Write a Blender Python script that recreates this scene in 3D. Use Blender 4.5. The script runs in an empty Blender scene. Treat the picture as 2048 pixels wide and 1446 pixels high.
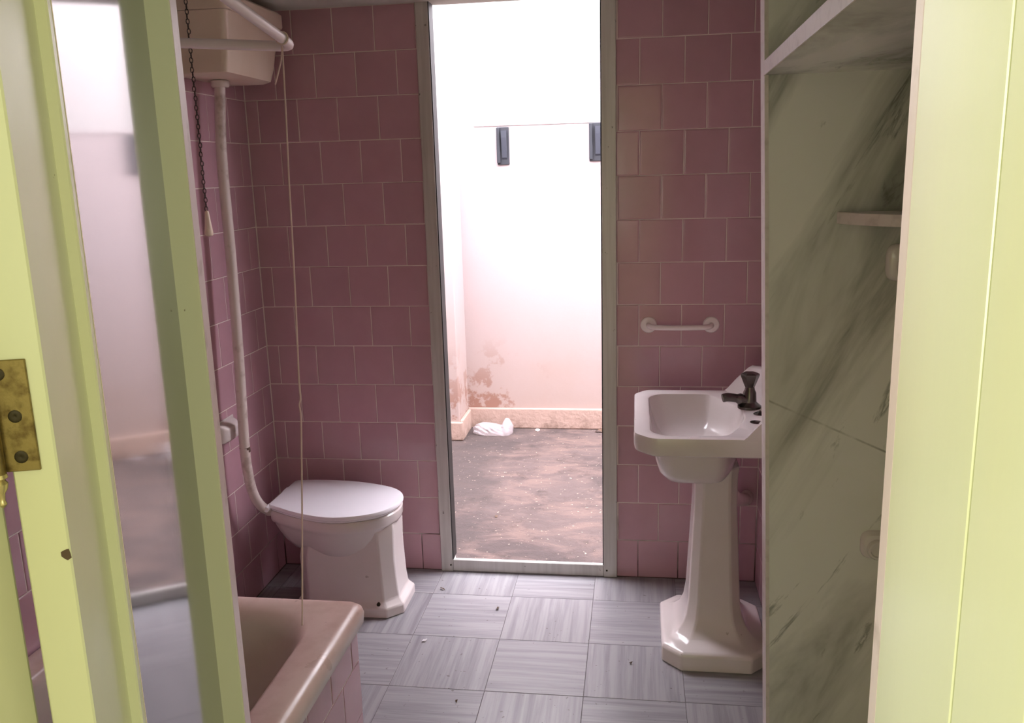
import bpy, bmesh, math, random
from mathutils import Matrix, Vector
random.seed(7)
S = bpy.context.scene
COL = S.collection

# ------------------------------------------------------------------ camera
cam_d = bpy.data.cameras.new('camera'); cam = bpy.data.objects.new('camera', cam_d); COL.objects.link(cam)
cam_d.sensor_fit = 'HORIZONTAL'; cam_d.sensor_width = 36.0
cam_d.lens = 1734.866 / 2048 * 36.0
cam_d.clip_start = 0.02
RX = Vector((0.989910378, 0.138973816, -0.027635505))
UP = Vector((-0.003041608, 0.215831603, 0.976425864))
FW = Vector((-0.141662244, 0.966490040, -0.214076648))
mw = Matrix.Identity(4)
for i in range(3):
    mw[i][0] = RX[i]; mw[i][1] = UP[i]; mw[i][2] = -FW[i]
mw[0][3], mw[1][3], mw[2][3] = 0.0, -3.10576, 1.5335
cam.matrix_world = mw
S.camera = cam

# ------------------------------------------------------------------ world, lights, exposure
w = bpy.data.worlds.new('overcast_sky'); S.world = w; w.use_nodes = True
bg = w.node_tree.nodes['Background']
bg.inputs[0].default_value = (0.96, 0.92, 1.0, 1); bg.inputs[1].default_value = 16.0

def area(name, loc, rot, sx, sy, power, col):
    l = bpy.data.lights.new(name, 'AREA'); l.shape = 'RECTANGLE'; l.size = sx; l.size_y = sy
    l.energy = power; l.color = col
    o = bpy.data.objects.new(name, l); COL.objects.link(o); o.location = loc; o.rotation_euler = rot
    return o
# daylight of unseen hall windows; right end one is an added fill lamp
area('hall_side_window_light', (-2.52, -3.75, 1.45), (0, math.radians(-90), 0), 1.25, 1.1, 64, (0.95, 1.0, 0.84))
area('hall_right_end_fill_light', (1.95, -5.24, 1.45), (math.radians(90), 0, 0), 0.9, 1.1, 32, (0.95, 1.0, 0.86))  # added fill for the far door edge, cistern and left wall
area('hall_end_window_light', (-0.60, -5.24, 1.45), (math.radians(90), 0, 0), 0.9, 1.1, 5.5, (0.98, 1.0, 0.84))

S.view_settings.view_transform = 'Standard'; S.view_settings.look = 'None'
S.view_settings.gamma = 1.0; S.view_settings.use_curve_mapping = False
S.view_settings.exposure = 0.0

# ------------------------------------------------------------------ helpers
def srgb(r, g, b):
    f = lambda c: (c/255/12.92) if c/255 <= .04045 else ((c/255+.055)/1.055)**2.4
    return (f(r), f(g), f(b), 1)

def dim(k, r, g, b):
    c = srgb(r, g, b); return (c[0]*k, c[1]*k, c[2]*k, 1)
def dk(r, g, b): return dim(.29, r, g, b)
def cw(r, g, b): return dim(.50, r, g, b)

class Mat:
    """small node-graph helper around one Principled material"""
    def __init__(s, name, col, rough=.5, metal=0.0, spec=.5, coat=0.0):
        s.m = bpy.data.materials.new(name); s.m.use_nodes = True; s.t = s.m.node_tree
        s.b = s.t.nodes['Principled BSDF']
        s.b.inputs['Base Color'].default_value = col
        s.b.inputs['Roughness'].default_value = rough
        s.b.inputs['Metallic'].default_value = metal
        s.b.inputs['Specular IOR Level'].default_value = spec
        s.b.inputs['Coat Weight'].default_value = coat
        s.cur = None; s.col = col
    def n(s, kind, **kw):
        nd = s.t.nodes.new(kind)
        for k, v in kw.items(): setattr(nd, k, v)
        return nd
    def l(s, a, b): s.t.links.new(a, b)
    def coord(s, scale=(1, 1, 1), rot=(0, 0, 0), rnd=False, kind='Object'):
        tc = s.n('ShaderNodeTexCoord'); mp = s.n('ShaderNodeMapping')
        mp.inputs['Scale'].default_value = scale; mp.inputs['Rotation'].default_value = rot
        s.l(tc.outputs[kind], mp.inputs['Vector'])
        if rnd:
            oi = s.n('ShaderNodeObjectInfo'); mu = s.n('ShaderNodeMath', operation='MULTIPLY'); mu.inputs[1].default_value = 57.0
            s.l(oi.outputs['Random'], mu.inputs[0])
            cb = s.n('ShaderNodeCombineXYZ')
            for i in range(3): s.l(mu.outputs[0], cb.inputs[i])
            ad = s.n('ShaderNodeVectorMath', operation='ADD')
            s.l(mp.outputs[0], ad.inputs[0]); s.l(cb.outputs[0], ad.inputs[1]); return ad.outputs[0]
        return mp.outputs[0]
    def aniso(s, ang, scale):
        v = s.coord((1, 1, 1), (0, ang, 0)); mp = s.n('ShaderNodeMapping'); mp.inputs['Scale'].default_value = scale
        s.l(v, mp.inputs['Vector']); return mp.outputs[0]
    def noise(s, vec, scale, detail=4, rough=.55, dist=0.0):
        nz = s.n('ShaderNodeTexNoise'); nz.inputs['Scale'].default_value = scale
        nz.inputs['Detail'].default_value = detail; nz.inputs['Roughness'].default_value = rough
        nz.inputs['Distortion'].default_value = dist
        s.l(vec, nz.inputs['Vector']); return nz.outputs['Fac']
    def ramp(s, fac, stops):
        r = s.n('ShaderNodeValToRGB'); e = r.color_ramp.elements
        e[0].position, e[0].color = stops[0][0], (stops[0][1],)*3 + (1,)
        e[1].position, e[1].color = stops[-1][0], (stops[-1][1],)*3 + (1,)
        for p, v in stops[1:-1]:
            x = e.new(p); x.color = (v, v, v, 1)
        s.l(fac, r.inputs[0]); return r.outputs[0]
    def math(s, op, a, b):
        m = s.n('ShaderNodeMath', operation=op)
        for i, x in enumerate((a, b)):
            if hasattr(x, 'default_value') and not isinstance(x, (int, float)): s.l(x, m.inputs[i])
            else: m.inputs[i].default_value = x
        return m.outputs[0]
    def mix(s, fac, col):
        """lay col over the colour so far, by fac"""
        mx = s.n('ShaderNodeMix', data_type='RGBA')
        s.l(fac, mx.inputs[0])
        if s.cur is None: mx.inputs[6].default_value = s.col
        else: s.l(s.cur, mx.inputs[6])
        mx.inputs[7].default_value = col
        s.cur = mx.outputs[2]; s.l(s.cur, s.b.inputs['Base Color']); return s
    def vary(s, amount=.12):
        oi = s.n('ShaderNodeObjectInfo')
        hs = s.n('ShaderNodeHueSaturation')
        mr = s.n('ShaderNodeMapRange'); mr.inputs[3].default_value = 1-amount; mr.inputs[4].default_value = 1+amount
        s.l(oi.outputs['Random'], mr.inputs[0]); s.l(mr.outputs[0], hs.inputs['Value'])
        if s.cur is None: hs.inputs['Color'].default_value = s.col
        else: s.l(s.cur, hs.inputs['Color'])
        s.cur = hs.outputs[0]; s.l(s.cur, s.b.inputs['Base Color']); return s
    def bump(s, fac, strength=.1, dist=.01):
        bp = s.n('ShaderNodeBump'); bp.inputs['Strength'].default_value = strength; bp.inputs['Distance'].default_value = dist
        s.l(fac, bp.inputs['Height']); s.l(bp.outputs[0], s.b.inputs['Normal']); return s
    def rough(s, fac, lo, hi):
        mr = s.n('ShaderNodeMapRange'); mr.inputs[3].default_value = lo; mr.inputs[4].default_value = hi
        s.l(fac, mr.inputs[0]); s.l(mr.outputs[0], s.b.inputs['Roughness']); return s
    def z(s, axis=2):
        g = s.n('ShaderNodeNewGeometry'); sp = s.n('ShaderNodeSeparateXYZ'); s.l(g.outputs['Position'], sp.inputs[0]); return sp.outputs[axis]
    def rng(s, fac, a, b, c=0.0, d=1.0):
        mr = s.n('ShaderNodeMapRange'); mr.inputs[1].default_value = a; mr.inputs[2].default_value = b
        mr.inputs[3].default_value = c; mr.inputs[4].default_value = d; s.l(fac, mr.inputs[0]); return mr.outputs[0]

def link(o, parent=None):
    COL.objects.link(o)
    if parent is not None:
        o.parent = parent
        o.matrix_parent_inverse = pw(parent).inverted()
    return o
def pw(o):
    # world matrix of an unanimated object without a depsgraph update
    m = Matrix.LocRotScale(o.location, o.rotation_euler, o.scale)
    return (pw(o.parent) @ o.matrix_parent_inverse @ m) if o.parent else m
def obj(name, bm, mat, parent=None, smooth=None, kind=None, label=None):
    me = bpy.data.meshes.new(name)
    bmesh.ops.recalc_face_normals(bm, faces=bm.faces[:])
    bm.to_mesh(me); bm.free()
    if mat is not None: me.materials.append(mat.m)
    if smooth is not None:
        for p in me.polygons: p.use_smooth = True
        me.set_sharp_from_angle(angle=math.radians(smooth))
    o = link(bpy.data.objects.new(name, me), parent)
    if kind: o['kind'] = kind
    if label: o['label'] = label
    return o
def thing(name, label, cat, loc=(0, 0, 0), rotz=0.0, group=None):
    o = bpy.data.objects.new(name, None); COL.objects.link(o); o.location = loc; o.rotation_euler = (0, 0, rotz)
    o.empty_display_size = .05
    tag(o, label, cat, group); return o
def tag(o, label, cat, group=None):
    o['label'] = label; o['category'] = cat
    if group: o['group'] = group
    return o
def struct(name, bm, mat, label=None, smooth=None):
    return obj(name, bm, mat, None, smooth, 'structure', label)

def box(bm, x0, x1, y0, y1, z0, z1, bev=0.0, seg=1, M=None):
    r = bmesh.ops.create_cube(bm, size=1.0)
    vs = r['verts']
    for v in vs:
        v.co = Vector((x0+(v.co.x+.5)*(x1-x0), y0+(v.co.y+.5)*(y1-y0), z0+(v.co.z+.5)*(z1-z0)))
    if bev:
        es = list({e for v in vs for e in v.link_edges})
        rb = bmesh.ops.bevel(bm, geom=es, offset=bev, segments=seg, profile=.5, affect='EDGES')
        vs = list({v for f in rb['faces'] for v in f.verts} | {v for v in vs if v.is_valid})
    if M is not None:
        for v in vs: v.co = M @ v.co
    return bm
def B(*a, **k): return box(bmesh.new(), *a, **k)
def prism(bm, pts, z0, z1, axis='z', M=None):
    """extrude a 2D outline; axis z: pts=(x,y); axis y: pts=(x,z), z0/z1 are y"""
    mk = (lambda p, h: Vector((p[0], p[1], h))) if axis == 'z' else ((lambda p, h: Vector((p[0], h, p[1]))) if axis == 'y' else (lambda p, h: Vector((h, p[0], p[1]))))
    lo = [bm.verts.new(mk(p, z0)) for p in pts]; hi = [bm.verts.new(mk(p, z1)) for p in pts]
    n = len(pts)
    bm.faces.new(lo); bm.faces.new(hi)
    for i in range(n): bm.faces.new((lo[i], lo[(i+1) % n], hi[(i+1) % n], hi[i]))
    if M is not None:
        for v in lo+hi: v.co = M @ v.co
    return bm
def loft(bm, secs, cap0=True, cap1=True):
    rings = [[bm.verts.new(Vector(p)) for p in s] for s in secs]
    n = len(rings[0])
    for a, b in zip(rings, rings[1:]):
        for i in range(n): bm.faces.new((a[i], a[(i+1) % n], b[(i+1) % n], b[i]))
    if cap0: bm.faces.new(rings[0])
    if cap1: bm.faces.new(rings[-1])
    return bm
def octo(cx, cy, hx, hy, ch, z):
    c = ch
    P = [(-hx, -hy+c), (-hx+c, -hy), (hx-c, -hy), (hx, -hy+c), (hx, hy-c), (hx-c, hy), (-hx+c, hy), (-hx, hy-c)]
    return [(cx+x, cy+y, z) for x, y in P]
def rounded(pts, r, seg=4):
    """round the corners of a convex-ish 2D polygon; always seg+1 points for each corner"""
    out = []; n = len(pts)
    for i in range(n):
        p0, p, p1 = Vector(pts[i-1]), Vector(pts[i]), Vector(pts[(i+1) % n])
        a = (p0-p); b = (p1-p)
        t = min(r, a.length*.45, b.length*.45)
        A = p+a.normalized()*t; Bq = p+b.normalized()*t
        for k in range(seg+1):
            u = k/seg
            out.append(tuple((1-u)**2*A+2*u*(1-u)*p+u*u*Bq))
    return out
def tube(bm, path, rad, n=10, caps=True):
    P = [Vector(p) for p in path]; rings = []
    prev = None
    for i, p in enumerate(P):
        d = (P[min(i+1, len(P)-1)]-P[max(i-1, 0)]).normalized()
        if prev is None:
            ref = Vector((0, 0, 1)) if abs(d.z) < .9 else Vector((1, 0, 0))
            u = d.cross(ref).normalized()
        else:
            u = (prev-d*prev.dot(d)).normalized()
        prev = u; v = d.cross(u)
        r = rad[i] if isinstance(rad, (list, tuple)) else rad
        rings.append([p+(u*math.cos(2*math.pi*k/n)+v*math.sin(2*math.pi*k/n))*r for k in range(n)])
    return loft(bm, rings, caps, caps)
def smooth_path(pts, sub=6):
    """Catmull-Rom through the points"""
    P = [Vector(p) for p in pts]; P = [P[0]*2-P[1]]+P+[P[-1]*2-P[-2]]; out = []
    for i in range(1, len(P)-2):
        for k in range(sub):
            t = k/sub; a, b, c, d = P[i-1], P[i], P[i+1], P[i+2]
            out.append(.5*((2*b)+(c-a)*t+(2*a-5*b+4*c-d)*t*t+(3*b-a-3*c+d)*t**3))
    out.append(P[-2]); return out
def lathe(bm, prof, M=None, n=20):
    """profile (r, h) turned about z"""
    rings = []
    for r, h in prof:
        rings.append([Vector((r*math.cos(2*math.pi*k/n), r*math.sin(2*math.pi*k/n), h)) for k in range(n)])
    if M is not None: rings = [[M @ p for p in r] for r in rings]
    return loft(bm, rings)

# ------------------------------------------------------------------ materials
tile = Mat('pink_glazed_tile', srgb(198, 156, 168), .13, spec=.5)
v = tile.coord(rnd=True)
tile.mix(tile.ramp(tile.noise(v, 9, 3), [(.35, 0), (.75, .35)]), srgb(182, 138, 149)).vary(.05)
tile.bump(tile.noise(v, 14, 2), .12, .004)
grout = Mat('pale_grout', srgb(232, 216, 212), .75)
v = grout.coord()
grout.mix(grout.ramp(grout.noise(v, 5, 5), [(.55, 0), (.75, .7)]), srgb(190, 160, 158))
grout.mix(grout.rng(grout.math('ADD', grout.z(), grout.math('MULTIPLY', grout.noise(v, 6, 3), .5)), .5, .3), srgb(84, 58, 56))

marble_floor = Mat('striped_marble_floor', srgb(158, 155, 158), .34, spec=.45)
v = marble_floor.coord((1.2, 26, 1), rnd=True)
marble_floor.mix(marble_floor.ramp(marble_floor.noise(v, 1.6, 6, .62, .35), [(.44, 0), (.60, .5), (.74, .9)]), srgb(116, 112, 118))
v2 = marble_floor.coord((1.6, 70, 1), rnd=True)
marble_floor.mix(marble_floor.ramp(marble_floor.noise(v2, 1.5, 4), [(.5, 0), (.7, .45)]), srgb(134, 131, 138))
v3 = marble_floor.coord((1, 1, 1), rnd=True)
marble_floor.mix(marble_floor.ramp(marble_floor.noise(v3, 70, 2, .5), [(.71, 0), (.75, .8)]), srgb(96, 86, 84)).vary(.05)
marble_floor.bump(marble_floor.noise(v3, 30, 3), .05, .003)
floor_joint = Mat('dark_floor_joint', srgb(92, 84, 84), .8)

marble = Mat('veined_grey_marble', srgb(236, 233, 228), .2, spec=.4)
v = marble.coord((1, 1, 1), (0, math.radians(-58), 0))
vs = marble.aniso(math.radians(60), (.6, 1, 3.0))
marble.mix(marble.ramp(marble.noise(vs, 1.3, 6, .6, .6), [(.47, 0), (.57, .4), (.64, .85), (.72, .3)]), srgb(140, 140, 132))
marble.mix(marble.ramp(marble.noise(vs, 3.1, 6, .62, 1.2), [(.60, 0), (.66, .7), (.69, 0)]), srgb(96, 98, 88))
crack = marble.math('ABSOLUTE', marble.math('SUBTRACT', marble.z(), marble.math('ADD', marble.math('MULTIPLY', marble.z(0), -.45), 1.107)), 0)
marble.mix(marble.math('MULTIPLY', marble.rng(crack, .004, .001), marble.ramp(marble.noise(v, 14, 4), [(.35, .1), (.6, .75)])), srgb(122, 118, 106))
marble.mix(marble.ramp(marble.noise(v, 2.0, 4), [(.4, 0), (.7, .35)]), srgb(222, 212, 202))
marble_edge = Mat('pale_marble_edge', srgb(224, 212, 208), .4)
v = marble_edge.coord(); marble_edge.mix(marble_edge.ramp(marble_edge.noise(v, 30, 4), [(.5, 0), (.75, .5)]), srgb(176, 160, 158))

cream = Mat('lime_cream_gloss_paint', srgb(220, 221, 190), .25, spec=.5)
v = cream.coord((1, 1, .35))
cream.mix(cream.ramp(cream.noise(v, 5, 4), [(.45, 0), (.75, .35)]), srgb(226, 220, 170))
cream.mix(cream.ramp(cream.noise(cream.coord(), 46, 4, .6), [(.745, 0), (.765, .75)]), srgb(122, 108, 74))
cream.bump(cream.noise(cream.coord((1, 1, .2)), 60, 3), .06, .002)
pane = Mat('glossy_obscured_door_pane', srgb(70, 66, 78), .10, spec=.5, coat=1.0)
pane.b.inputs['Coat Roughness'].default_value = .07; pane.b.inputs['Coat IOR'].default_value = 1.5
pane.bump(pane.noise(pane.coord((60, 60, 3.5)), 1.0, 2), .03, .002)
bead = Mat('pale_sheen_and_worn_edge_paint', srgb(226, 206, 206), .3)  # pale pink paints courtyard sheen on the beads; own tone of the worn arris
v = bead.coord(); bead.mix(bead.ramp(bead.noise(v, 18, 4), [(.6, 0), (.75, .7)]), srgb(150, 130, 110))

brass = Mat('tarnished_brass', srgb(142, 124, 80), .42, metal=.85)
v = brass.coord(); brass.mix(brass.ramp(brass.noise(v, 90, 5), [(.45, 0), (.7, .8)]), srgb(82, 62, 34)); brass.bump(brass.noise(v, 200, 3), .2, .001)
bright_brass = Mat('pale_brass', srgb(200, 184, 140), .28, metal=.8)
dark_screw = Mat('dark_screw', srgb(58, 50, 36), .35, metal=.7)
alu = Mat('anodised_aluminium', srgb(206, 202, 198), .42, metal=.25)
v = alu.coord((1, 1, .05)); alu.mix(alu.ramp(alu.noise(v, 60, 3), [(.4, 0), (.7, .4)]), srgb(170, 164, 160))
alu.mix(alu.ramp(alu.noise(alu.coord(), 40, 4), [(.7, 0), (.74, .7)]), srgb(80, 70, 66))
gasket = Mat('black_gasket', srgb(24, 22, 22), .6)

china = Mat('white_china', srgb(226, 216, 214), .1, spec=.5)
v = china.coord(); china.mix(china.ramp(china.noise(v, 3, 4), [(.45, 0), (.8, .4)]), srgb(206, 190, 184))
china.mix(china.ramp(china.noise(v, 30, 3), [(.74, 0), (.78, .6)]), srgb(120, 96, 80))
lidm = Mat('white_plastic_lid', srgb(250, 246, 252), .2)
ivory = Mat('yellowed_plastic', srgb(240, 222, 204), .35)
v = ivory.coord(); ivory.mix(ivory.ramp(ivory.noise(v, 4, 4), [(.4, 0), (.75, .5)]), srgb(224, 196, 170))
pipem = Mat('old_painted_pipe', srgb(222, 206, 200), .45)
v = pipem.coord(); pipem.mix(pipem.ramp(pipem.noise(v, 14, 5), [(.55, 0), (.72, .7)]), srgb(140, 112, 98)); pipem.bump(pipem.noise(v, 60, 3), .2, .002)
railm = Mat('white_plastic_rail', srgb(244, 232, 232), .35)
tubm = Mat('stained_enamel', srgb(216, 188, 178), .28)
v = tubm.coord(); tubm.mix(tubm.ramp(tubm.noise(v, 5, 6, .65), [(.42, 0), (.65, .7)]), srgb(188, 150, 136))
tubm.mix(tubm.ramp(tubm.noise(v, 26, 4), [(.68, 0), (.76, .6)]), srgb(128, 102, 92))
tubm.mix(tubm.math('MULTIPLY', tubm.rng(tubm.z(), .452, .425), tubm.ramp(tubm.noise(v, 4, 5), [(.2, .6), (.7, .95)])), srgb(206, 194, 184)).rough(tubm.noise(v, 9, 4), .15, .55)
chrome = Mat('dull_chrome', srgb(92, 86, 82), .25, metal=.9)
cordm = Mat('white_cord', srgb(236, 214, 206), .8)
rust = Mat('rust_stain', srgb(96, 72, 62), .8)
chainm = Mat('dark_chain', srgb(62, 46, 42), .5, metal=.4)
plaster_ceiling = Mat('grey_green_ceiling_plaster', srgb(204, 202, 190), .85)
v = plaster_ceiling.coord(); plaster_ceiling.mix(plaster_ceiling.ramp(plaster_ceiling.noise(v, 6, 5), [(.5, 0), (.8, .5)]), srgb(168, 164, 150))
plaster_hall = Mat('hall_cream_plaster', srgb(232, 226, 190), .8)
plaster_hall.bump(plaster_hall.noise(plaster_hall.coord(), 40, 3), .1, .004)
hall_floor = Mat('hall_terrazzo', srgb(186, 178, 160), .4)
hall_floor.mix(hall_floor.ramp(hall_floor.noise(hall_floor.coord(), 60, 3), [(.45, 0), (.65, .6)]), srgb(140, 130, 116))

court = Mat('pink_white_courtyard_render', cw(230, 214, 214), .9)
v = court.coord()
low = court.rng(court.z(), 1.15, .1)
court.mix(court.math('MULTIPLY', low, court.ramp(court.noise(v, 1.6, 5), [(.3, .35), (.7, 1)])), cw(222, 194, 180))
patch = court.math('MULTIPLY', court.math('MULTIPLY', court.rng(court.z(0), -.5, -.85), court.rng(court.z(), .55, .15)), court.ramp(court.noise(v, 6.5, 6, .62), [(.52, 0), (.57, 1)]))
court.mix(patch, cw(192, 146, 128))
top = court.rng(court.z(), 1.79, 1.82)
court.mix(top, cw(236, 230, 228))
court.mix(court.math('MULTIPLY', court.rng(court.z(), 1.5, 1.75), court.ramp(court.noise(v, 5, 6, .6), [(.62, 0), (.68, .8)])), cw(206, 184, 184))
court.bump(court.noise(v, 30, 5), .1, .006)
skirt = Mat('stained_salmon_skirting', cw(232, 200, 184), .9)
v = skirt.coord()
skirt.mix(skirt.math('MULTIPLY', skirt.rng(skirt.z(), .075, -.03), skirt.ramp(skirt.noise(v, 22, 6, .7), [(.42, 0), (.62, .9)])), cw(168, 140, 124))
skirt.bump(skirt.noise(v, 40, 5), .4, .01)
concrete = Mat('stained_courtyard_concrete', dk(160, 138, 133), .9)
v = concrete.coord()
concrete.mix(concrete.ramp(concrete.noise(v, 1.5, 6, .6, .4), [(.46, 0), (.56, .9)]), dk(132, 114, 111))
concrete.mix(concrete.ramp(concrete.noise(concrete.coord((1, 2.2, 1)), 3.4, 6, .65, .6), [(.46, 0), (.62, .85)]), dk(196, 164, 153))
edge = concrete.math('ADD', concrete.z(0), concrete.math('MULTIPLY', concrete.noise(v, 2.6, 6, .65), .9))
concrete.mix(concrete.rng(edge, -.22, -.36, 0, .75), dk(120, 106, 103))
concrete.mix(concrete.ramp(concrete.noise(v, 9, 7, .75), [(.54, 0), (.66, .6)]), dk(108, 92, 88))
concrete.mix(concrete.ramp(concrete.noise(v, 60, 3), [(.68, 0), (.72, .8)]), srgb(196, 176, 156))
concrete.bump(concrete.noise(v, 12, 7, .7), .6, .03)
bagm = Mat('clear_plastic_film', srgb(244, 236, 240), .25)
bagm.b.inputs['Transmission Weight'].default_value = .5; bagm.b.inputs['Alpha'].default_value = .5
bracket_m = Mat('weathered_grey_plastic', srgb(34, 37, 44), .6)
bracket_l = Mat('pale_grey_plastic', srgb(56, 60, 70), .6)
white_scrap = Mat('white_paper', srgb(240, 236, 240), .7)
brown_leaf = Mat('dry_leaf', srgb(92, 72, 58), .8)
frosted = Mat('frosted_window_glass', srgb(226, 232, 214), .5)
window_white = Mat('white_window_paint', srgb(236, 232, 220), .4)

# ------------------------------------------------------------------ room dimensions
P = .15068                                      # wall tile pitch
XL, CEIL = -1.406, 14*P
FRL, FIL, FIR, FRR = -.757, -.711, -.121, -.070  # aluminium frame: outer left, inner left, inner right, outer right
XS = .445                                        # wall beside the sink
XN = .735                                        # far side of the shelf niche
YN, YH = -2.49, -2.735                           # bathroom and hall faces of the wall with the doorway
JL, JR = -.512, .173                             # doorway jambs
TB = .0014                                       # joints lie this far behind the tile faces

# ------------------------------------------------------------------ shell
bm = B(XL-.1, FRL+.02, TB, .065, -.05, CEIL+.2)
box(bm, FRR-.02, XN+.1, TB, .065, -.05, CEIL+.2)
box(bm, FRL+.02, FRR-.02, TB, .065, 2.22, 3.0)
wall_back = struct('wall_back', bm, grout)
wall_left = struct('wall_left', B(XL-.12, XL-TB, YN-.02, .065, -.05, CEIL+.2), grout)
wall_right = struct('wall_right', B(XS, XN+.12, -.90, 0, -.05, CEIL+.2), grout)
struct('wall_niche', B(XN, XN+.12, YN, -.96, -.05, CEIL+.2), marble)
bm = B(-2.75, JL-.02, YH, YN, -.05, 2.9); box(bm, JR+.02, 3.1, YH, YN, -.05, 2.9); box(bm, JL-.02, JR+.02, YH, YN, 2.06, 2.9)
struct('wall_front', bm, plaster_hall)
bm = B(XL-.12, FRL+.02, YN, .065, CEIL, CEIL+.12); box(bm, FRL+.02, XN+.12, YN, .065, CEIL, CEIL+.12)
struct('ceiling', bm, plaster_ceiling)
floor = struct('floor', B(XL-.12, XN+.12, YN-.25, .004, -.06, -.0012), floor_joint)
# hall
struct('floor_hall', B(-2.75, 3.1, -5.4, YN-.25, -.06, 0), hall_floor)
struct('ceiling_hall', B(-2.75, 3.1, -5.4, YH, 2.8, 2.9), plaster_hall)
struct('wall_hall_right', B(3.0, 3.1, -5.4, YH, 0, 2.8), plaster_hall)
bm = B(-2.75, -2.6, -5.4, -4.4, 0, 2.8); box(bm, -2.75, -2.6, -3.1, YH, 0, 2.8)
box(bm, -2.75, -2.6, -4.4, -3.1, 0, .82); box(bm, -2.75, -2.6, -4.4, -3.1, 2.08, 2.8)
struct('wall_hall_left', bm, plaster_hall)
bm = B(-2.6, -1.12, -5.4, -5.3, 0, 2.8); box(bm, 2.47, 3.0, -5.4, -5.3, 0, 2.8); box(bm, -.08, 1.43, -5.4, -5.3, .82, 2.08)
box(bm, -1.12, 2.47, -5.4, -5.3, 0, .82); box(bm, -1.12, 2.47, -5.4, -5.3, 2.08, 2.8)
struct('wall_hall_rear', bm, plaster_hall)
for n_, (a, b_, c, d, ax) in enumerate([(-4.4, -3.1, .82, 2.08, 'x'), (-1.12, -.08, .82, 2.08, 'y'), (1.43, 2.47, .82, 2.08, 'y')]):  # third window is unseen, added to house the right end fill light
    e = bpy.data.objects.new('window_%d' % (n_+1), None); COL.objects.link(e); e['kind'] = 'structure'
    mk = (lambda p0, p1, q0, q1: B(-2.68, -2.62, p0, p1, q0, q1)) if ax == 'x' else (lambda p0, p1, q0, q1: B(p0, p1, -5.38, -5.32, q0, q1))
    for pr in [(a, a+.05, c, d), (b_-.05, b_, c, d), (a+.05, b_-.05, c, c+.05), (a+.05, b_-.05, d-.05, d)]:
        obj('frame_bar', mk(*pr), window_white, e)
    obj('frosted_pane', (B(-2.69, -2.67, a, b_, c, d) if ax == 'x' else B(a, b_, -5.39, -5.37, c, d)), frosted, e)

# ------------------------------------------------------------------ wall tiles
G, TH, BV = .0028, .006, .0013
def tile_mesh(wd, ht):
    bm = bmesh.new()
    hw, hh = wd/2-G/2, ht/2-G/2
    # front face at y=0, chamfered edge, sides back to TH
    secs = [[(sx*(hw-i), y, sz*(hh-i)) for sx, sz in ((-1, -1), (1, -1), (1, 1), (-1, 1))] for i, y in ((0, TH), (0, .0016), (.0008, .0007), (.0022, .0002), (.0045, 0))]
    loft(bm, secs, False, True)
    me = bpy.data.meshes.new('tile'); bmesh.ops.recalc_face_normals(bm, faces=bm.faces[:])
    bm.to_mesh(me); bm.free(); me.materials.append(tile.m); return me
tile_cache = {}
def place_tile(parent, loc, rotz, wd, ht):
    key = (round(wd, 4), round(ht, 4))
    if key not in tile_cache: tile_cache[key] = tile_mesh(*key)
    o = bpy.data.objects.new('tile', tile_cache[key])
    o.location = loc
    j = .0045
    o.rotation_euler = (random.uniform(-j, j), 0, rotz+random.uniform(-j, j))
    link(o, parent)
def tile_run(x0, x1, off, put, row_h=P, z0=0, rows=range(1, 15), odd_even=0, pitch=.15):
    """running bond: joints of rows r (r%2==odd_even) at off + k*pitch, the others half a tile further"""
    for r in rows:
        o = off if r % 2 == odd_even else off+pitch/2
        k = math.floor((x0-o)/pitch)
        a = x0
        while a < x1-1e-4:
            k += 1; b = min(o+k*pitch, x1)
            if b-a > .012: put((a+b)/2, z0+(r-.5)*row_h, b-a, row_h)
            a = b
tile_run(XL+.0005, FRL+.004, -1.2099, lambda c, z, wd, ht: place_tile(wall_back, (c, 0, z), 0, wd, ht), odd_even=0)
tile_run(FRR-.002, XS-TB-.0005, .0091, lambda c, z, wd, ht: place_tile(wall_back, (c, 0, z), 0, wd, ht), odd_even=1)
tile_run(.001, 2.48, .07, lambda c, z, wd, ht: place_tile(wall_left, (XL, -c, z), math.radians(90), wd, ht), odd_even=1)

tile_run(.001, .90, .06, lambda c, z, wd, ht: place_tile(wall_right, (XS-TB, -c, z), math.radians(-90), wd, ht), odd_even=0)

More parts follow.
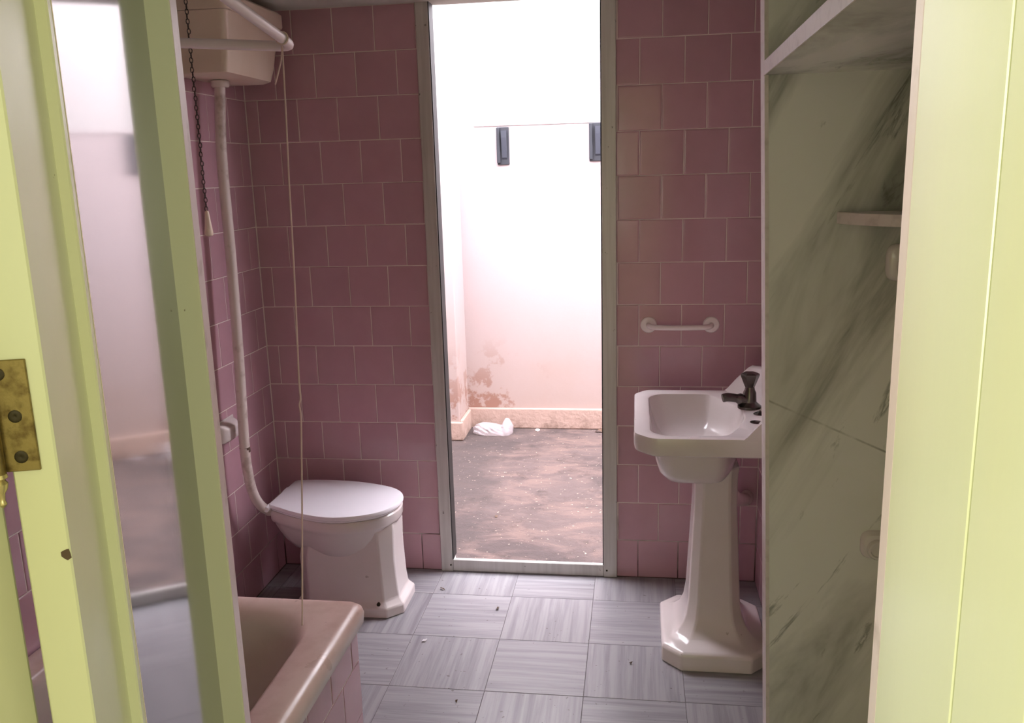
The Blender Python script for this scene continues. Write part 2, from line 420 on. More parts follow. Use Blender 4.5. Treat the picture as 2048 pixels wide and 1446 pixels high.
# ------------------------------------------------------------------ floor tiles
Q, U0, V0 = .29883, -.75033, -.19676
ft = {}
def floor_tile(i, j, x0, x1, y0, y1):
    key = (round(x1-x0, 4), round(y1-y0, 4))
    vert = (i+j) % 2 == 0
    if key not in ft:
        hx, hy = key[0]/2-.0006, key[1]/2-.0006
        bm = loft(bmesh.new(), [[(sx*(hx-q), sy*(hy-q), z) for sx, sy in ((-1, -1), (1, -1), (1, 1), (-1, 1))] for q, z in ((0, -.02), (0, -.0008), (.0008, 0))], False, True)
        me = bpy.data.meshes.new('floor_tile'); bmesh.ops.recalc_face_normals(bm, faces=bm.faces[:]); bm.to_mesh(me); bm.free(); me.materials.append(marble_floor.m)
        ft[key] = me
    if vert:                                     # stripes run along y: turn the slab a quarter
        key2 = (key[1], key[0])
        if key2 not in ft:
            hx, hy = key2[0]/2-.0006, key2[1]/2-.0006
            bm = loft(bmesh.new(), [[(sx*(hx-q), sy*(hy-q), z) for sx, sy in ((-1, -1), (1, -1), (1, 1), (-1, 1))] for q, z in ((0, -.02), (0, -.0008), (.0008, 0))], False, True)
            me = bpy.data.meshes.new('floor_tile'); bmesh.ops.recalc_face_normals(bm, faces=bm.faces[:]); bm.to_mesh(me); bm.free(); me.materials.append(marble_floor.m)
            ft[key2] = me
        me = ft[key2]; rz = math.radians(90)
    else: me = ft[key]; rz = 0
    o = bpy.data.objects.new('floor_tile', me); o.location = ((x0+x1)/2, (y0+y1)/2, random.uniform(-.0004, .0002)); o.rotation_euler = (0, 0, rz)
    link(o, floor)
for i in range(-3, 6):
    for j in range(0, 9):
        x0, x1 = max(U0+i*Q, XL), min(U0+(i+1)*Q, XN)
        y1 = 0 if j == 0 else V0-(j-1)*Q
        y0 = max(V0-j*Q, YN)
        if x1-x0 > .02 and y1-y0 > .02: floor_tile(i, j, x0, x1, y0, y1)

# ------------------------------------------------------------------ aluminium door frame (doorway to the courtyard)
door_1 = bpy.data.objects.new('door_1', None); COL.objects.link(door_1); door_1.location = (-.415, 0, 0); door_1['kind'] = 'structure'
door_1['label'] = 'open doorway with aluminium frame leading to the sunlit courtyard'
for x0, x1 in ((FRL, FIL), (FIR, FRR)):
    p = obj('frame_post', B(x0, x1, -.012, .05, 0, 2.27, .002), alu, door_1)
    gx = (x1-.002, x1+.003) if x0 < -.5 else (x0-.003, x0+.002)
    obj('gasket', B(gx[0], gx[1], -.0105, .051, .05, 2.27), gasket, p)
obj('frame_sill', B(FIL, FIR, -.010, .010, .002, .049, .002), alu, door_1)
obj('frame_head', B(FIL, FIR, -.010, .05, 2.23, 2.27, .002), alu, door_1)
for x in (FIL-.008, FIR+.012):
    obj('screw', lathe(bmesh.new(), [(.0035, 0), (.0035, .002), (.001, .0025)], Matrix.Translation((x, -.012, .028)) @ Matrix.Rotation(math.radians(90), 4, 'X'), 10), dark_screw, door_1)

# ------------------------------------------------------------------ courtyard
YC, XC, YP = 2.046, -1.04, 1.775
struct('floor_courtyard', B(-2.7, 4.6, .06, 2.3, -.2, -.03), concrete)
struct('wall_courtyard_far', B(-2.7, 4.6, YC, YC+.2, -.1, 2.66), court)
struct('wall_courtyard_left', B(-2.7, -2.5, .065, YC, -.1, 2.66), court)
struct('wall_courtyard_pier', B(-2.5, XC, YP, YC+.01, -.1, 2.66, .006, 2), court)
struct('wall_house_outside_east', B(XN+.1, 4.4, .0, .065, -.1, 2.66), court)
struct('wall_courtyard_right', B(4.4, 4.6, .065, YC, -.1, 2.66), court)
struct('wall_house_outside', B(XC, 4.4, .066, .075, 2.35, 2.66), court)
struct('wall_house_outside_west', B(-2.5, XL-.1, .0, .065, -.1, 2.66), court)
bm = B(XC, 4.4, YC-.022, YC, -.03, .10, .008, 2)
struct('baseboard_far', bm, skirt)
bm = B(-2.5, XC+.022, YP-.022, YP, -.03, .085, .008, 2); box(bm, XC, XC+.022, YP, YC-.022, -.03, .092, .006, 2)
struct('baseboard_left', bm, skirt)
struct('trim_2', B(XC+.1, 4.4, YC-.006, YC, 1.792, 1.80, .002), court)
# step of old screed just outside the sill
bm = bmesh.new()
prism(bm, [(-.95, .075), (-.42, .075), (-.40, .16), (-.55, .20), (-.80, .21), (-.95, .2)], -.05, -.018)
struct('trim_3', bm, concrete)

for k, (x0, x1, z0, z1) in enumerate([(-.806, -.735, 1.572, 1.785), (-.270, -.185, 1.578, 1.792)]):
    lab = ['dark grey plastic bracket on the courtyard wall, wholly visible, left of the pair',
           'dark grey plastic bracket on the courtyard wall cut off by the doorway frame'][k]
    t = tag(thing('wall_bracket', lab, 'bracket', ((x0+x1)/2, YC, z0), 0, 'brackets on the courtyard wall'), lab, 'bracket', 'brackets on the courtyard wall')
    obj('backplate', B(x0, x1, YC-.012, YC, z0, z1, .003), bracket_m, t)
    xm = x0+(x1-x0)*.42
    bm = bmesh.new(); prism(bm, [(YC-.012, z1-.02), (YC-.05, z1-.02), (YC-.045, z1-.06), (YC-.02, z0+.04), (YC-.012, z0+.03)], xm, xm+.028, 'x')
    obj('arm', bm, bracket_l, t)
    obj('cap', B(x0, x0+.02, YC-.03, YC-.012, z0+.01, z1-.004, .002), bracket_m, t)

# crumpled plastic bag in the corner
bm = bmesh.new(); bmesh.ops.create_icosphere(bm, subdivisions=4, radius=1)
rb = random.Random(3)
ph = [(rb.uniform(3, 11), rb.uniform(3, 11), rb.uniform(3, 9), rb.uniform(0, 6)) for _ in range(6)]
for vv in bm.verts:
    d = vv.co.copy(); n_ = sum(math.sin(a*d.x+b_*d.y+c*d.z+p) for a, b_, c, p in ph)/6
    r = 1+.34*abs(n_)-.1
    x = -.86+.125*d.x*r; y = 1.915+.06*d.y*r
    h = .045*(1-.35*d.x)*r
    if d.x > .55: h = .11*r*(.4+d.x*.5)
    z = -.029+max(0, (d.z+.25))*h*1.2
    vv.co = Vector((x, y, z))
bag = obj('plastic_bag', bm, bagm, None, 25); tag(bag, 'crumpled clear plastic bag lying in the courtyard corner', 'bag')
def scrap(name, lab, cat, cx, cy, z, r, mat, seed, lift=.006, asp=.6, group=None):
    rr = random.Random(seed); bm = bmesh.new(); n = 9
    ctr = bm.verts.new((cx, cy, z+lift)); ring = []
    a0 = rr.uniform(0, 6)
    for k in range(n):
        a = 2*math.pi*k/n; q = r*rr.uniform(.65, 1.15)
        x, y = q*math.cos(a), q*asp*math.sin(a)
        ring.append(bm.verts.new((cx+x*math.cos(a0)-y*math.sin(a0), cy+x*math.sin(a0)+y*math.cos(a0), z+rr.uniform(.0003, lift))))
    for k in range(n): bm.faces.new((ctr, ring[k], ring[(k+1) % n]))
    ex = bmesh.ops.extrude_face_region(bm, geom=bm.faces[:])
    for g in ex['geom']:
        if isinstance(g, bmesh.types.BMVert): g.co.z += .0008
    o = obj(name, bm, mat); tag(o, lab, cat, group); return o
scrap('paper_scrap', 'small white paper scrap on the floor tiles near the bathtub', 'scrap', -.702, -.534, .0005, .011, white_scrap, 1)
scrap('dry_leaf', 'curled brown leaf on the floor near the toilet foot', 'leaf', -.721, -.164, .0005, .013, brown_leaf, 2, asp=.3)
scrap('dry_leaf', 'dark leaf crumb on the floor tiles in front of the sill', 'leaf', -.49, -.294, .0005, .011, brown_leaf, 3, asp=.5)
scrap('dry_leaf', 'dark crumb of leaf lowest on the floor, nearest the viewer', 'leaf', -.525, -.858, .0005, .007, brown_leaf, 4, asp=.4)
scrap('dry_leaf', 'thin dark leaf sliver on the floor left of the sink pedestal', 'leaf', .037-.05, -.604, .0005, .007, brown_leaf, 5, asp=.4)
scrap('paper_scrap', 'white scrap at the foot of the courtyard wall', 'scrap', -.60, 1.99, -.0295, .025, white_scrap, 6)
scrap('dry_leaf', 'dark dead leaf on the courtyard ground just outside the sill, left side', 'leaf', -.655, .10, -.0175, .012, brown_leaf, 7)
scrap('dry_leaf', 'small dark leaf in the middle of the courtyard ground', 'leaf', -.64, .62, -.0295, .014, brown_leaf, 8)
scrap('dry_leaf', 'dark clump against the courtyard skirting beside the doorway frame', 'leaf', -.22, 1.97, -.0295, .03, brown_leaf, 9, lift=.02)

# ------------------------------------------------------------------ marble partition, shelves, fittings
YF, YB = -.96, -.90
xe = lambda z: .290+(1.733-z)*.0360
bm = bmesh.new()
prism(bm, [(xe(-.03)+.004, -.03), (XN+.02, -.03), (XN+.02, CEIL+.02), (xe(CEIL)+.004, CEIL+.02)], YF, YB, 'y')
wp = struct('wall_partition', bm, marble)
bm = bmesh.new(); prism(bm, [(xe(-.03)-.001, -.03), (xe(-.03)+.008, -.03), (xe(CEIL)+.008, CEIL+.01), (xe(CEIL)-.001, CEIL+.01)], YF-.002, YB+.002, 'y')
obj('edge_strip', bm, marble_edge, wp)

def slab_shelf(name, lab, pts, z0, z1, mat, edge_n):
    t = thing(name, lab, 'shelf', (sum(p[0] for p in pts)/len(pts), sum(p[1] for p in pts)/len(pts), z0))
    bm = prism(bmesh.new(), pts, z0, z1); bmesh.ops.bevel(bm, geom=[e for e in bm.edges if abs(e.verts[0].co.z-e.verts[1].co.z) < 1e-6], offset=.0015, segments=1, affect='EDGES')
    obj('slab', bm, mat, t); return t
t = thing('marble_shelf', 'thick marble shelf high up against the marble partition, seen from below', 'shelf', (.5, -1.7, 1.733))
obj('slab', prism(bmesh.new(), [(.290, YF), (XN, YF), (XN, YN+.01), (.262, YN+.01)], 1.733, 1.763), marble, t)
obj('front_edge', prism(bmesh.new(), [(.2875, YF), (.290, YF), (.262, YN+.01), (.2595, YN+.01)], 1.732, 1.764), marble_edge, t)
pts = [(XN, YF)]
n_ = 12
for k in range(n_+1):
    a = math.pi/2*k/n_
    pts.append((XN-.272*math.cos(a), YF-.012-.24*math.sin(a)**1.4))
t = thing('corner_shelf', 'small grimy marble corner shelf low on the partition beside the door jamb', 'shelf', (.62, -1.05, 1.393))
obj('slab', prism(bmesh.new(), pts, 1.394, 1.42), marble_edge, t, 30)

def plate_pts(cx, cz, hx, hz, r): return rounded([(cx-hx, cz-hz), (cx+hx, cz-hz), (cx+hx, cz+hz), (cx-hx, cz+hz)], r, 5)
for k, (cx, cz, hx, hz) in enumerate([(.606, .590, .044, .036), (.632, 1.300, .052, .044)]):
    lab = ['white ceramic wall fitting low on the marble partition beside the jamb', 'white ceramic wall fitting on the marble partition just under the corner shelf'][k]
    t = thing('ceramic_wall_fitting', lab, 'wall fitting', (cx, YF, cz-hz))
    secs = []
    for y, s in ((0, 1), (-.008, 1), (-.016, .93), (-.020, .82)):
        secs.append([(x, YF+y, z) for x, z in plate_pts(cx, cz, hx*s, hz*s, .026*s)])
    obj('plate', loft(bmesh.new(), secs), china, t, 40)
    M = Matrix.Translation((cx-.006, YF-.018, cz-.006)) @ Matrix.Rotation(math.radians(90), 4, 'X')
    obj('knob', lathe(bmesh.new(), [(.026, 0), (.026, .010), (.023, .015), (.019, .015), (.017, .007), (.010, .005), (.002, .005)], M, 24), china, t, 35)

# ------------------------------------------------------------------ towel bar on the back wall
t = thing('towel_bar', 'short white plastic towel bar with round flanges on the pink wall', 'towel bar', (.153, 0, .982))
for x in (.044, .263):
    M = Matrix.Translation((x, 0, .982)) @ Matrix.Rotation(math.radians(90), 4, 'X')
    obj('flange', lathe(bmesh.new(), [(.029, 0), (.029, .003), (.026, .007), (.012, .009), (.002, .009)], M, 24), railm, t, 35)
path = smooth_path([(.044, -.004, .982), (.045, -.022, .982), (.056, -.036, .980), (.08, -.041, .979), (.153, -.042, .978), (.226, -.041, .979), (.251, -.036, .980), (.262, -.022, .982), (.263, -.004, .982)], 5)
obj('bar', tube(bmesh.new(), path, .0095, 12), railm, t, 50)

# ------------------------------------------------------------------ pedestal sink
SX = thing('pedestal_sink', 'white china pedestal sink with squared basin beside the marble partition', 'sink', (.25, -.45, 0))
cy = -.465
outl = [(-.006, cy-.225), (.045, cy-.28), (.40, cy-.28), (.438, cy-.27), (.438, cy-.10), (.438, cy+.10), (.438, cy+.27), (.40, cy+.28), (.035, cy+.28), (-.006, cy+.225)]
inn = [(.042, cy-.195), (.082, cy-.235), (.255, cy-.232), (.298, cy-.14), (.325, cy-.04), (.325, cy+.07), (.240, cy+.235), (.2, cy+.238), (.075, cy+.235), (.042, cy+.195)]
def ins(pts, c, s): return [(c[0]+(x-c[0])*s, c[1]+(y-c[1])*s) for x, y in pts]
def at(pts, z): return [(x, y, z) for x, y in pts]
bc = (.185, cy)
ro, ri = rounded(outl, .02, 4), rounded(inn, .035, 4)
uc = (.215, cy)
secs = [at(ins(ri, uc, .36), .600), at(ins(ri, uc, .56), .605), at(ins(ri, uc, .72), .620), at(ins(ri, uc, .84), .648), at(ins(ri, uc, .91), .69), at(ins(ri, uc, .94), .733), at(ins(ro, bc, .965), .734), at(ins(ro, bc, .985), .738), at(ro, .752), at(ro, .782), at(ins(ro, bc, .993), .789), at(ins(ro, bc, .975), .790)]
mid = [(a[0]*.55+b_[0]*.45, a[1]*.55+b_[1]*.45) for a, b_ in zip(ins(ro, bc, .975), ri)]
secs += [at(mid, .789), at(ins(ri, bc, 1.04), .788), at(ins(ri, bc, 1.01), .785), at(ri, .779), at(ins(ri, bc, .955), .755), at(ins(ri, bc, .88), .722), at(ins(ri, bc, .80), .698), at(ins(ri, bc, .70), .682), at(ins(ri, bc, .57), .670), at(ins(ri, bc, .40), .663), at(ins(ri, bc, .12), .659)]
obj('basin', loft(bmesh.new(), secs), china, SX, 32)
# raised back of the basin
secs = []
for y, xb, xp, zp in ((cy+.279, .300, .378, .872), (cy+.262, .306, .378, .880), (cy+.22, .335, .392, .884), (cy+.14, .385, .420, .888), (cy+.05, .405, .426, .890), (cy-.05, .405, .426, .890), (cy-.14, .385, .420, .888), (cy-.22, .335, .392, .884), (cy-.262, .306, .378, .880), (cy-.279, .300, .378, .872)):
    secs.append([(xb-.012, y, .782), (xb+.006, y, .797), (xb+(xp-xb)*.45, y, .79+(zp-.79)*.5), (xp-.008, y, zp-.008), (xp+.006, y, zp), (.436, y, zp-.004), (.440, y, .782)])
obj('backsplash', loft(bmesh.new(), secs), china, SX, 40)
secs = []
for z, hx, hy, ch in ((0, .165, .198, .058), (.052, .165, .198, .058), (.060, .158, .190, .056), (.066, .140, .165, .050), (.078, .118, .14, .042), (.10, .100, .12, .036), (.13, .088, .108, .032), (.18, .081, .10, .030), (.35, .073, .09, .028), (.50, .066, .082, .026), (.57, .066, .082, .026), (.60, .067, .084, .027), (.625, .070, .088, .028)):
    secs.append(octo(.248, -.435, hx, hy, ch, z))
bm = loft(bmesh.new(), secs)
ped = obj('pedestal', bm, china, SX, 30)
bv = ped.modifiers.new('soft_edges', 'BEVEL'); bv.width = .006; bv.segments = 2; bv.limit_method = 'ANGLE'; bv.angle_limit = math.radians(25)
# tap
fa = obj('faucet_body', lathe(bmesh.new(), [(.036, .788), (.036, .796), (.028, .802), (.022, .808), (.020, .838), (.016, .846), (.014, .856)], Matrix.Translation((.352, -.40, 0)), 20), chrome, SX, 40)
obj('spout', tube(bmesh.new(), smooth_path([(.352, -.40, .806), (.32, -.405, .818), (.285, -.412, .824), (.268, -.415, .822)], 5), [.018]*6+[.014]*9+[.0135], 12), chrome, fa, 40)
obj('handle', lathe(bmesh.new(), [(.012, .850), (.015, .856), (.020, .868), (.029, .892), (.029, .897), (.022, .901), (.002, .903)], Matrix.Translation((.352, -.40, 0)), 6), chrome, fa)
obj('tap_hole_cap', lathe(bmesh.new(), [(.020, .788), (.020, .790), (.014, .793), (.005, .797), (.001, .8)], Matrix.Translation((.375, -.475, 0)), 20), chrome, SX, 40)
obj('overflow_cap', lathe(bmesh.new(), [(.018, .7885), (.018, .790), (.012, .7915), (.001, .7915)], Matrix.Translation((.352, -.565, 0)), 20), chrome, SX, 40)
obj('drain', lathe(bmesh.new(), [(.022, .658), (.022, .662), (.014, .663), (.010, .660), (.001, .660)], Matrix.Translation((.185, cy, 0)), 18), chrome, SX, 40)
obj('waste_pipe', tube(bmesh.new(), smooth_path([(.30, -.36, .50), (.335, -.22, .42), (.365, -.10, .365), (.395, -.045, .345), (.405, -.001, .34)], 5), .024, 14), pipem, SX, 50)

# ------------------------------------------------------------------ toilet
TO = thing('toilet', 'white china toilet with its lid closed, standing by the left wall', 'toilet', (-1.0, -.27, 0))
tcy = -.262
near_side = smooth_path([(-1.295, -.346, 0), (-1.172, -.411, 0), (-1.05, -.447, 0), (-.955, -.432, 0), (-.875, -.385, 0), (-.838, -.318, 0), (-.830, -.262, 0), (-.842, -.203, 0), (-.885, -.153, 0), (-.952, -.119, 0), (-1.03, -.096, 0), (-1.10, -.085, 0), (-1.20, -.082, 0), (-1.288, -.092, 0)], 4)
L0 = [(p.x, p.y) for p in near_side]+[(-1.296, -.105), (-1.298, -.22), (-1.300, -.335)]
tc = (-1.06, tcy)
obj('lid', loft(bmesh.new(), [at(ins(L0, tc, .985), .3815), at(L0, .3845), at(L0, .392), at(ins(L0, tc, .988), .3965), at(ins(L0, tc, .93), .398), at(ins(L0, tc, .5), .399)]), lidm, TO, 35)
obj('seat', loft(bmesh.new(), [at(ins(L0, tc, .955), .3725), at(ins(L0, tc, .965), .375), at(ins(L0, tc, .965), .379), at(ins(L0, tc, .95), .381)]), lidm, TO, 35)
R0 = ins(L0, tc, .985)
secs = [at(ins(R0, tc, s), z) for s, z in ((.98, .372), (1, .367), (1, .342), (.985, .332), (.95, .326))]
bcn = (-1.06, tcy)
for s, z in ((.93, .314), (.88, .290), (.80, .258), (.68, .226), (.50, .202), (.2, .192)): secs.append(at(ins(R0, bcn, s), z))
obj('bowl', loft(bmesh.new(), secs), china, TO, 38)
secs = []
for z, x0, x1, hy, ch in ((0, -1.215, -.818, .128, .05), (.036, -1.215, -.818, .128, .05), (.044, -1.205, -.826, .120, .048), (.058, -1.20, -.838, .111, .044), (.10, -1.20, -.843, .107, .042), (.20, -1.20, -.848, .108, .042), (.26, -1.190, -.848, .108, .044), (.31, -1.165, -.846, .110, .046), (.338, -1.14, -.850, .115, .06)):
    secs.append(octo((x0+x1)/2, -.272, (x1-x0)/2, hy, ch, z))
pd = obj('pedestal', loft(bmesh.new(), secs), china, TO, 30)
bv = pd.modifiers.new('soft_edges', 'BEVEL'); bv.width = .005; bv.segments = 2; bv.limit_method = 'ANGLE'; bv.angle_limit = math.radians(25)
for y in (tcy-.08, tcy+.08):
    obj('lid_hinge', tube(bmesh.new(), [(-1.300, y-.02, .383), (-1.300, y+.02, .383)], .010, 10), lidm, TO, 50)
obj('floor_bolt', lathe(bmesh.new(), [(.008, .044), (.008, .050), (.003, .056)], Matrix.Translation((-.90, -.386, 0)), 10), dark_screw, TO)

# ------------------------------------------------------------------ high cistern with pipe, lever and chain
CI = thing('toilet_cistern', 'yellowed plastic cistern high on the left wall above the toilet', 'cistern', (-1.32, -.27, 1.84))
def rect(x0, x1, y0, y1, z, r=.02): return at(rounded([(x0, y0), (x1, y0), (x1, y1), (x0, y1)], r, 3), z)
obj('tank', loft(bmesh.new(), [rect(XL+.002, -1.262, -.455, -.135, 1.848), rect(XL+.002, -1.245, -.468, -.12, 1.856), rect(XL+.002, -1.236, -.474, -.105, 1.90), rect(XL+.002, -1.226, -.48, -.068, 2.035)]), ivory, CI, 35)
obj('tank_lid', loft(bmesh.new(), [rect(XL+.002, -1.218, -.488, -.052, 2.036), rect(XL+.002, -1.216, -.490, -.050, 2.042), rect(XL+.002, -1.216, -.490, -.050, 2.080), rect(XL+.002, -1.225, -.482, -.058, 2.088)]), ivory, CI, 35)
px, py = -1.338, -.335
fp = thing('flush_pipe', 'pale painted flush pipe running down the left wall from cistern to toilet', 'pipe', (px, -.36, .34))
obj('pipe_run', tube(bmesh.new(), smooth_path([(px, -.325, 1.846), (px, py-.002, 1.78), (px-.004, -.355, 1.6), (px, -.366, 1.3), (px+.004, -.388, .95), (px+.002, -.405, .63), (px+.006, -.400, .50), (px+.012, -.382, .435), (px+.020, -.355, .392), (px+.030, -.325, .366), (px+.037, -.298, .358)], 5), .0172, 16), pipem, fp, 50)
obj('collar', lathe(bmesh.new(), [(.025, 1.825), (.029, 1.83), (.029, 1.845), (.024, 1.847)], Matrix.Translation((px, -.325, 0)), 16), pipem, fp, 40)
obj('coupling', tube(bmesh.new(), [(px+.0025, -.4035, .612), (px+.002, -.4045, .63)], .0177, 16), rust, fp, 50)
obj('cone', tube(bmesh.new(), [(px+.029, -.328, .368), (px+.0385, -.294, .357)], [.020, .024], 16), pipem, fp, 50)
cx0, cy0 = -1.30, -.575
obj('lever', tube(bmesh.new(), [(-1.31, -.44, 2.083), (-1.305, -.50, 2.090), (cx0, cy0, 2.070)], .006, 8), chrome, CI, 50)
bm = bmesh.new(); z = 2.068; k = 0
while z > 1.44:                                   # each link a small flattened ring
    M = Matrix.Translation((cx0+random.uniform(-.001, .001), cy0+random.uniform(-.001, .001), z)) @ Matrix.Rotation(math.radians(90*(k % 2)+15), 4, 'Z') @ Matrix.Rotation(math.radians(90), 4, 'X')
    ring = [M @ Vector((.0045*math.cos(a), .0085*math.sin(a), 0)) for a in [2*math.pi*i/8 for i in range(9)]]
    tube(bm, ring, .0014, 5, False)
    z -= .0135; k += 1
CH = thing('pull_chain', 'dark pull chain with ivory handle hanging from the cistern lever', 'chain', (cx0, cy0, 1.364))
obj('chain', bm, chainm, CH, 50, 'stuff')
obj('pull_handle', lathe(bmesh.new(), [(.003, 1.442), (.006, 1.438), (.010, 1.40), (.013, 1.375), (.012, 1.367), (.004, 1.364)], Matrix.Translation((cx0, cy0, 0)), 14), ivory, CH, 50)

# ------------------------------------------------------------------ toilet roll holder
t = thing('toilet_roll_holder', 'small white ceramic holder on the left wall beside the flush pipe', 'holder', (XL, -.40, .655))
secs = []
for d, s in ((0, 1.0), (.010, 1.0), (.024, .88), (.036, .68), (.039, .55)):
    secs.append([(XL+d, -.405+y*s, .688+z*s-d*.1) for y, z in rounded([(-.062, -.034), (.066, -.034), (.066, .034), (-.062, .034)], .014, 4)])
obj('ceramic_body', loft(bmesh.new(), secs), china, t, 35)
obj('wall_flange', B(XL-.001, XL+.004, -.472, -.334, .649, .727, .0015), china, t)

# ------------------------------------------------------------------ bathtub
TZ, TX, TY = .46, -.690, -1.118
BT = thing('bathtub', 'stained enamel bathtub boxed in by pink tiles on the left', 'bathtub', (-1.05, -1.75, 0))
x0, x1, y0, y1 = XL+.004, TX, -2.44, TY
oc = (-1.05, -1.78)
def ring(xa, xb, ya, yb, r, z): return at(rounded([(xa, ya), (xb, ya), (xb, yb), (xa, yb)], r, 8), z)
secs = [ring(x0, x1-.012, y0, y1-.012, .03, .40), ring(x0, x1-.002, y0, y1-.004, .032, .412), ring(x0, x1, y0, y1, .034, .435), ring(x0, x1-.004, y0, y1-.004, .034, .450), ring(x0+.002, x1-.014, y0, y1-.012, .034, .459), ring(x0+.01, x1-.03, y0+.01, y1-.025, .04, .461),
        ring(x0+.06, x1-.095, y0+.08, y1-.055, .15, .456), ring(x0+.066, x1-.105, y0+.09, y1-.068, .16, .448), ring(x0+.075, x1-.115, y0+.10, y1-.10, .17, .42), ring(x0+.083, x1-.12, y0+.11, y1-.16, .18, .34), ring(x0+.09, x1-.128, y0+.13, y1-.24, .19, .26), ring(x0+.10, x1-.14, y0+.15, y1-.33, .19, .19), ring(x0+.12, x1-.155, y0+.18, y1-.42, .18, .135), ring(x0+.15, x1-.18, y0+.22, y1-.50, .16, .10), ring(x0+.19, x1-.22, y0+.28, y1-.58, .13, .08), ring(x0+.25, x1-.28, y0+.40, y1-.68, .06, .07)]
obj('shell', loft(bmesh.new(), secs, False, True), tubm, BT, 60)
bm = B(x1-.07, x1-.024, y0, y1-.024, 0, .405); box(bm, x0, x1-.07, y1-.058, y1-.024, 0, .405)
ap = obj('apron', bm, grout, BT)
def atile(c, z, wd, ht): place_tile(ap, (x1-.0225, c, z), math.radians(90), wd, ht)
ap_top = .40
for r in (1, 2, 3):
    hh = P if r < 3 else ap_top-2*P
    zc = (r-.5)*P if r < 3 else 2*P+hh/2
    tile_run(y0, y1-.0225, y1-.0225-.055, lambda c, z, wd, ht, hh=hh, zc=zc: atile(c, zc, wd, hh), rows=[r], odd_even=1)
    tile_run(x0, x1-.0225, x1-.0225-.06, lambda c, z, wd, ht, hh=hh, zc=zc: place_tile(ap, (c, y1-.0225, zc), math.radians(180), wd, hh), rows=[r], odd_even=0)

# ------------------------------------------------------------------ shower rail and hanging cord
ER = Vector((-.842, -.938, 1.850))
t = thing('shower_rail', 'white plastic shower curtain rail bent over the tub corner', 'curtain rail', (ER.x, ER.y, ER.z))
near = Vector((-.842, -1.251, 1.895))-ER; side = Vector((-1.137, -.938, 1.872))-ER
near *= (YN-ER.y)/near.y*.985; side *= (XL-ER.x)/side.x*.997
pts = [ER+near, ER+near*.5, ER+near*.045, ER+near*.018+side*.03, ER+side*.055+near*.006, ER+side*.10, ER+side*.5, ER+side]
obj('rail', tube(bmesh.new(), [ER+near, ER+near*.6, ER+near*.2]+smooth_path([ER+near*.04, ER+near*.015+side*.006, ER+near*.004+side*.025, ER+side*.07], 4)+[ER+side*.3, ER+side*.7, ER+side], .0125, 14), railm, t, 50)
for e, ax in ((ER+side, 'Y'), (ER+near, 'X')):
    M = Matrix.Translation(e) @ Matrix.Rotation(math.radians(90 if ax == 'Y' else -90), 4, ax)
    obj('wall_flange', lathe(bmesh.new(), [(.028, -.004), (.028, .004), (.016, .012), (.014, .02)], M, 18), railm, t, 40)
TP = ER+near*.045
C0 = Vector((TP.x-.006, TP.y+.012, TP.z-.016))
cord = [C0]+[Vector(p) for p in [(-0.8535, -0.9923, 1.684), (-0.8464, -1.024, 1.5278), (-0.8368, -1.0581, 1.3593), (-0.8297, -1.0874, 1.2147), (-0.8227, -1.1215, 1.0456), (-0.819, -1.1301, 1.0033), (-0.8217, -1.1337, 0.9851), (-0.818, -1.1398, 0.9549), (-0.817, -1.1557, 0.8762), (-0.8163, -1.18, 0.7548), (-0.8163, -1.2044, 0.6331), (-0.8169, -1.2288, 0.511), (-0.8168, -1.25, 0.4046)]]
t = thing('hanging_cord', 'thin white cord tied to the shower rail and hanging into the tub', 'cord', tuple(cord[-1]))
obj('cord', tube(bmesh.new(), smooth_path(cord, 5), .0021, 7), cordm, t, 60)
ringp = [TP+Vector((.0145*math.cos(a), .002*math.sin(a), .0145*math.sin(a))) for a in [2*math.pi*i/16 for i in range(17)]]
obj('knot_loop', tube(bmesh.new(), ringp, .0022, 7, False), cordm, t, 60)
obj('loose_end', tube(bmesh.new(), smooth_path([C0, C0+Vector((-.014, .02, -.03)), C0+Vector((-.034, .04, -.062)), C0+Vector((-.046, .05, -.082))], 4), .002, 7), cordm, t, 60)

# ------------------------------------------------------------------ painted door leaf (opened into the bathroom)
th = math.radians(16.646)
nrm = Vector((math.cos(th), math.sin(th), 0)); tn = Vector((-math.sin(th), math.cos(th), 0))
N0 = Vector((-.461, -2.499, 0))
DM = Matrix(((tn.x, nrm.x, 0, N0.x), (tn.y, nrm.y, 0, N0.y), (0, 0, 1, 0), (0, 0, 0, 1)))   # local (along, out, up)
D2 = bpy.data.objects.new('door_2', None); COL.objects.link(D2); D2.location = tuple(N0); D2['kind'] = 'structure'
D2['label'] = 'lime cream painted door with glossy pane, standing open at the left'
W, T, Z0, Z1 = .648, .035, .012, 2.035
PN0, PN1 = .100, .560                             # pane from / to along the leaf
obj('hinge_stile', B(0, PN0-.010, -T, 0, Z0, Z1, .0015, M=DM), cream, D2)
obj('lock_stile', B(.580, W, -T, 0, Z0, Z1, .0015, M=DM), cream, D2)
obj('bead_cap', B(.5625, .6025, .0098, .0106, .15, 1.94, M=DM), bead, D2)  # thin sheet, courtyard sheen painted on top of the far bead
obj('bottom_rail', B(PN0-.010, .580, -T, 0, Z0, .16, M=DM), cream, D2)
obj('top_rail', B(PN0-.010, .580, -T, 0, 1.93, Z1, M=DM), cream, D2)
obj('pane', B(PN0-.008, .572, -.028, -.022, .15, 1.94, M=DM), pane, D2)
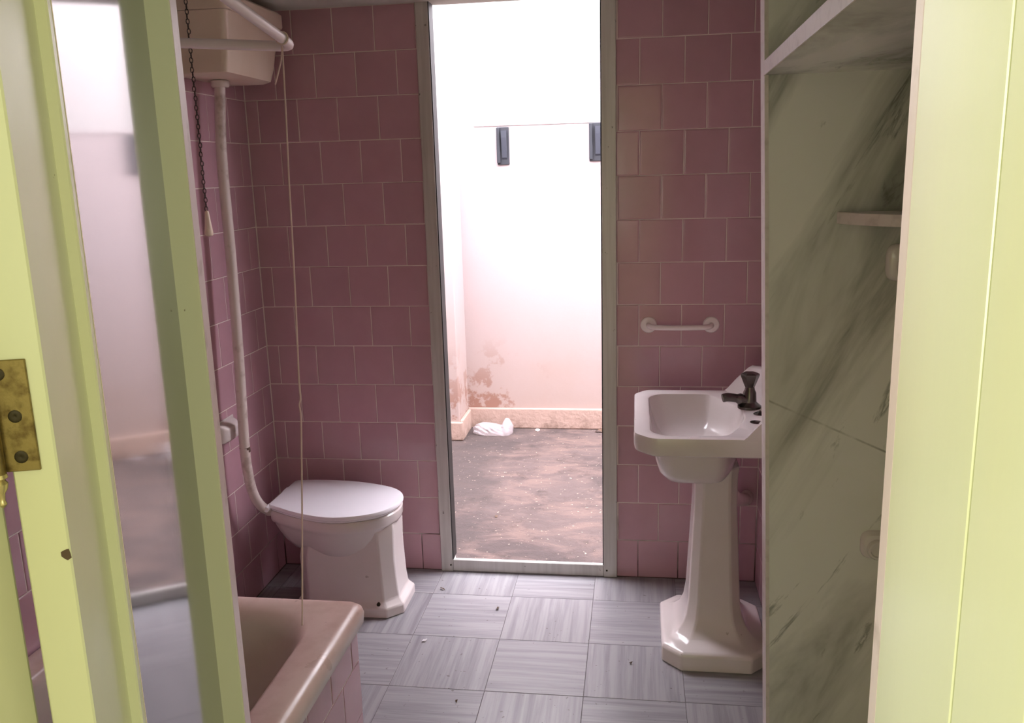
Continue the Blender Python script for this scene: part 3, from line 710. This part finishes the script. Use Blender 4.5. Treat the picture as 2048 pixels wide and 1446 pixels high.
# proud beads round the pane
mo = bmesh.new(); prism(mo, [(.088, 0), (.088, .0085), (.0895, .010), (.099, .010), (.103, .007), (.104, -.022), (.088, -.022)], .15, 1.94, 'z', DM)
obj('bead', mo, cream, D2)
mo = bmesh.new(); prism(mo, [(.0985, .0101), (.0985, .0106), (.103, .0076), (.1046, .004), (.1046, -.021), (.103, -.021), (.103, .006)], .15, 1.94, 'z', DM)
obj('bead_lip', mo, bead, D2)  # courtyard sheen painted as a pale line along the near bead
mo = bmesh.new(); prism(mo, [(.560, -.022), (.560, .0085), (.5612, .010), (.602, .010), (.603, 0), (.580, 0), (.580, -.022)], .15, 1.94, 'z', DM)
obj('bead', mo, cream, D2)
for za, zb in ((.145, .16), (1.93, 1.945)):
    obj('bead', B(.09, .60, -.022, .0095, za, zb, .002, M=DM), cream, D2)
# brass butt hinge on the hinge edge
hz0, hz1 = 1.310, 1.401
hg = obj('hinge', B(-.0022, .0005, -T-.010, -.0125, hz0, hz1, .0006, M=DM), brass, D2)
obj('knuckle', lathe(bmesh.new(), [(.0062, hz0), (.0062, hz1)], DM @ Matrix.Translation((-.006, -T-.008, 0)), 14), brass, hg, 40)
obj('finial', lathe(bmesh.new(), [(.0062, hz0), (.0068, hz0-.003), (.004, hz0-.005), (.0062, hz0-.008), (.0056, hz0-.012), (.003, hz0-.016), (.0022, hz0-.022), (.0034, hz0-.025), (.001, hz0-.028)], DM @ Matrix.Translation((-.006, -T-.008, 0)), 14), bright_brass, hg, 40)
for oy, z in ((-.0335, hz1-.011), (-.0255, (hz0+hz1)/2), (-.0255, hz0+.012)):
    M = DM @ Matrix.Translation((-.0022, oy, z)) @ Matrix.Rotation(math.radians(-90), 4, 'Y')
    obj('screw', lathe(bmesh.new(), [(.0052, -.0005), (.0052, .0004), (.0035, .0009), (.0008, .0002)], M, 14), dark_screw, hg, 40)
def dchip(cx, z, s, face):
    """a flake of missing paint: the thin dark patch lies on the wood"""
    pts = [(math.cos(a)*s*random.uniform(.6, 1.1), math.sin(a)*s*1.3*random.uniform(.6, 1.1)) for a in [2*math.pi*i/9 for i in range(9)]]
    bm = bmesh.new()
    if face == 'edge': prism(bm, [(cx+a, z+b_) for a, b_ in pts], -.0004, .0004, 'x', DM)
    obj('paint_chip', bm, brown_leaf, D2)
dchip(-.0035, 1.236, .0045, 'edge')

# ------------------------------------------------------------------ door jambs
JB = bpy.data.objects.new('trim_4', None); COL.objects.link(JB); JB['kind'] = 'structure'; JB.location = (JR, -2.6, 0)
JB['label'] = 'bright yellow cream door jamb along the right edge of the view'
obj('jamb_board', B(JR, JR+.03, -2.648, -2.5135, 0, 2.06, .0008, 1), cream, JB)
obj('rebate_board', B(JR+.0007, JR+.03, YH+.004, -2.6485, 0, 2.06, .0015, 2), cream, JB)
obj('worn_arris', B(JR+.0006, JR+.03, -2.5135, YN-.002, 0, 2.06, .003, 3), bead, JB)
JA = bpy.data.objects.new('trim_5', None); COL.objects.link(JA); JA['kind'] = 'structure'; JA.location = (JL, -2.6, 0)
JA['label'] = 'cream door jamb carrying the hinge at the left edge of the view'
obj('jamb_board', B(JL-.03, JL, -2.60, YN-.01, 0, 2.06, .005, 2), cream, JA)
obj('rebate_board', B(JL-.03, JL-.008, YH+.004, -2.60, 0, 2.06, .003, 2), cream, JA)
struct('trim_6', B(JL-.02, JR+.02, YH+.004, YN-.006, 2.045, 2.075, .003), cream)
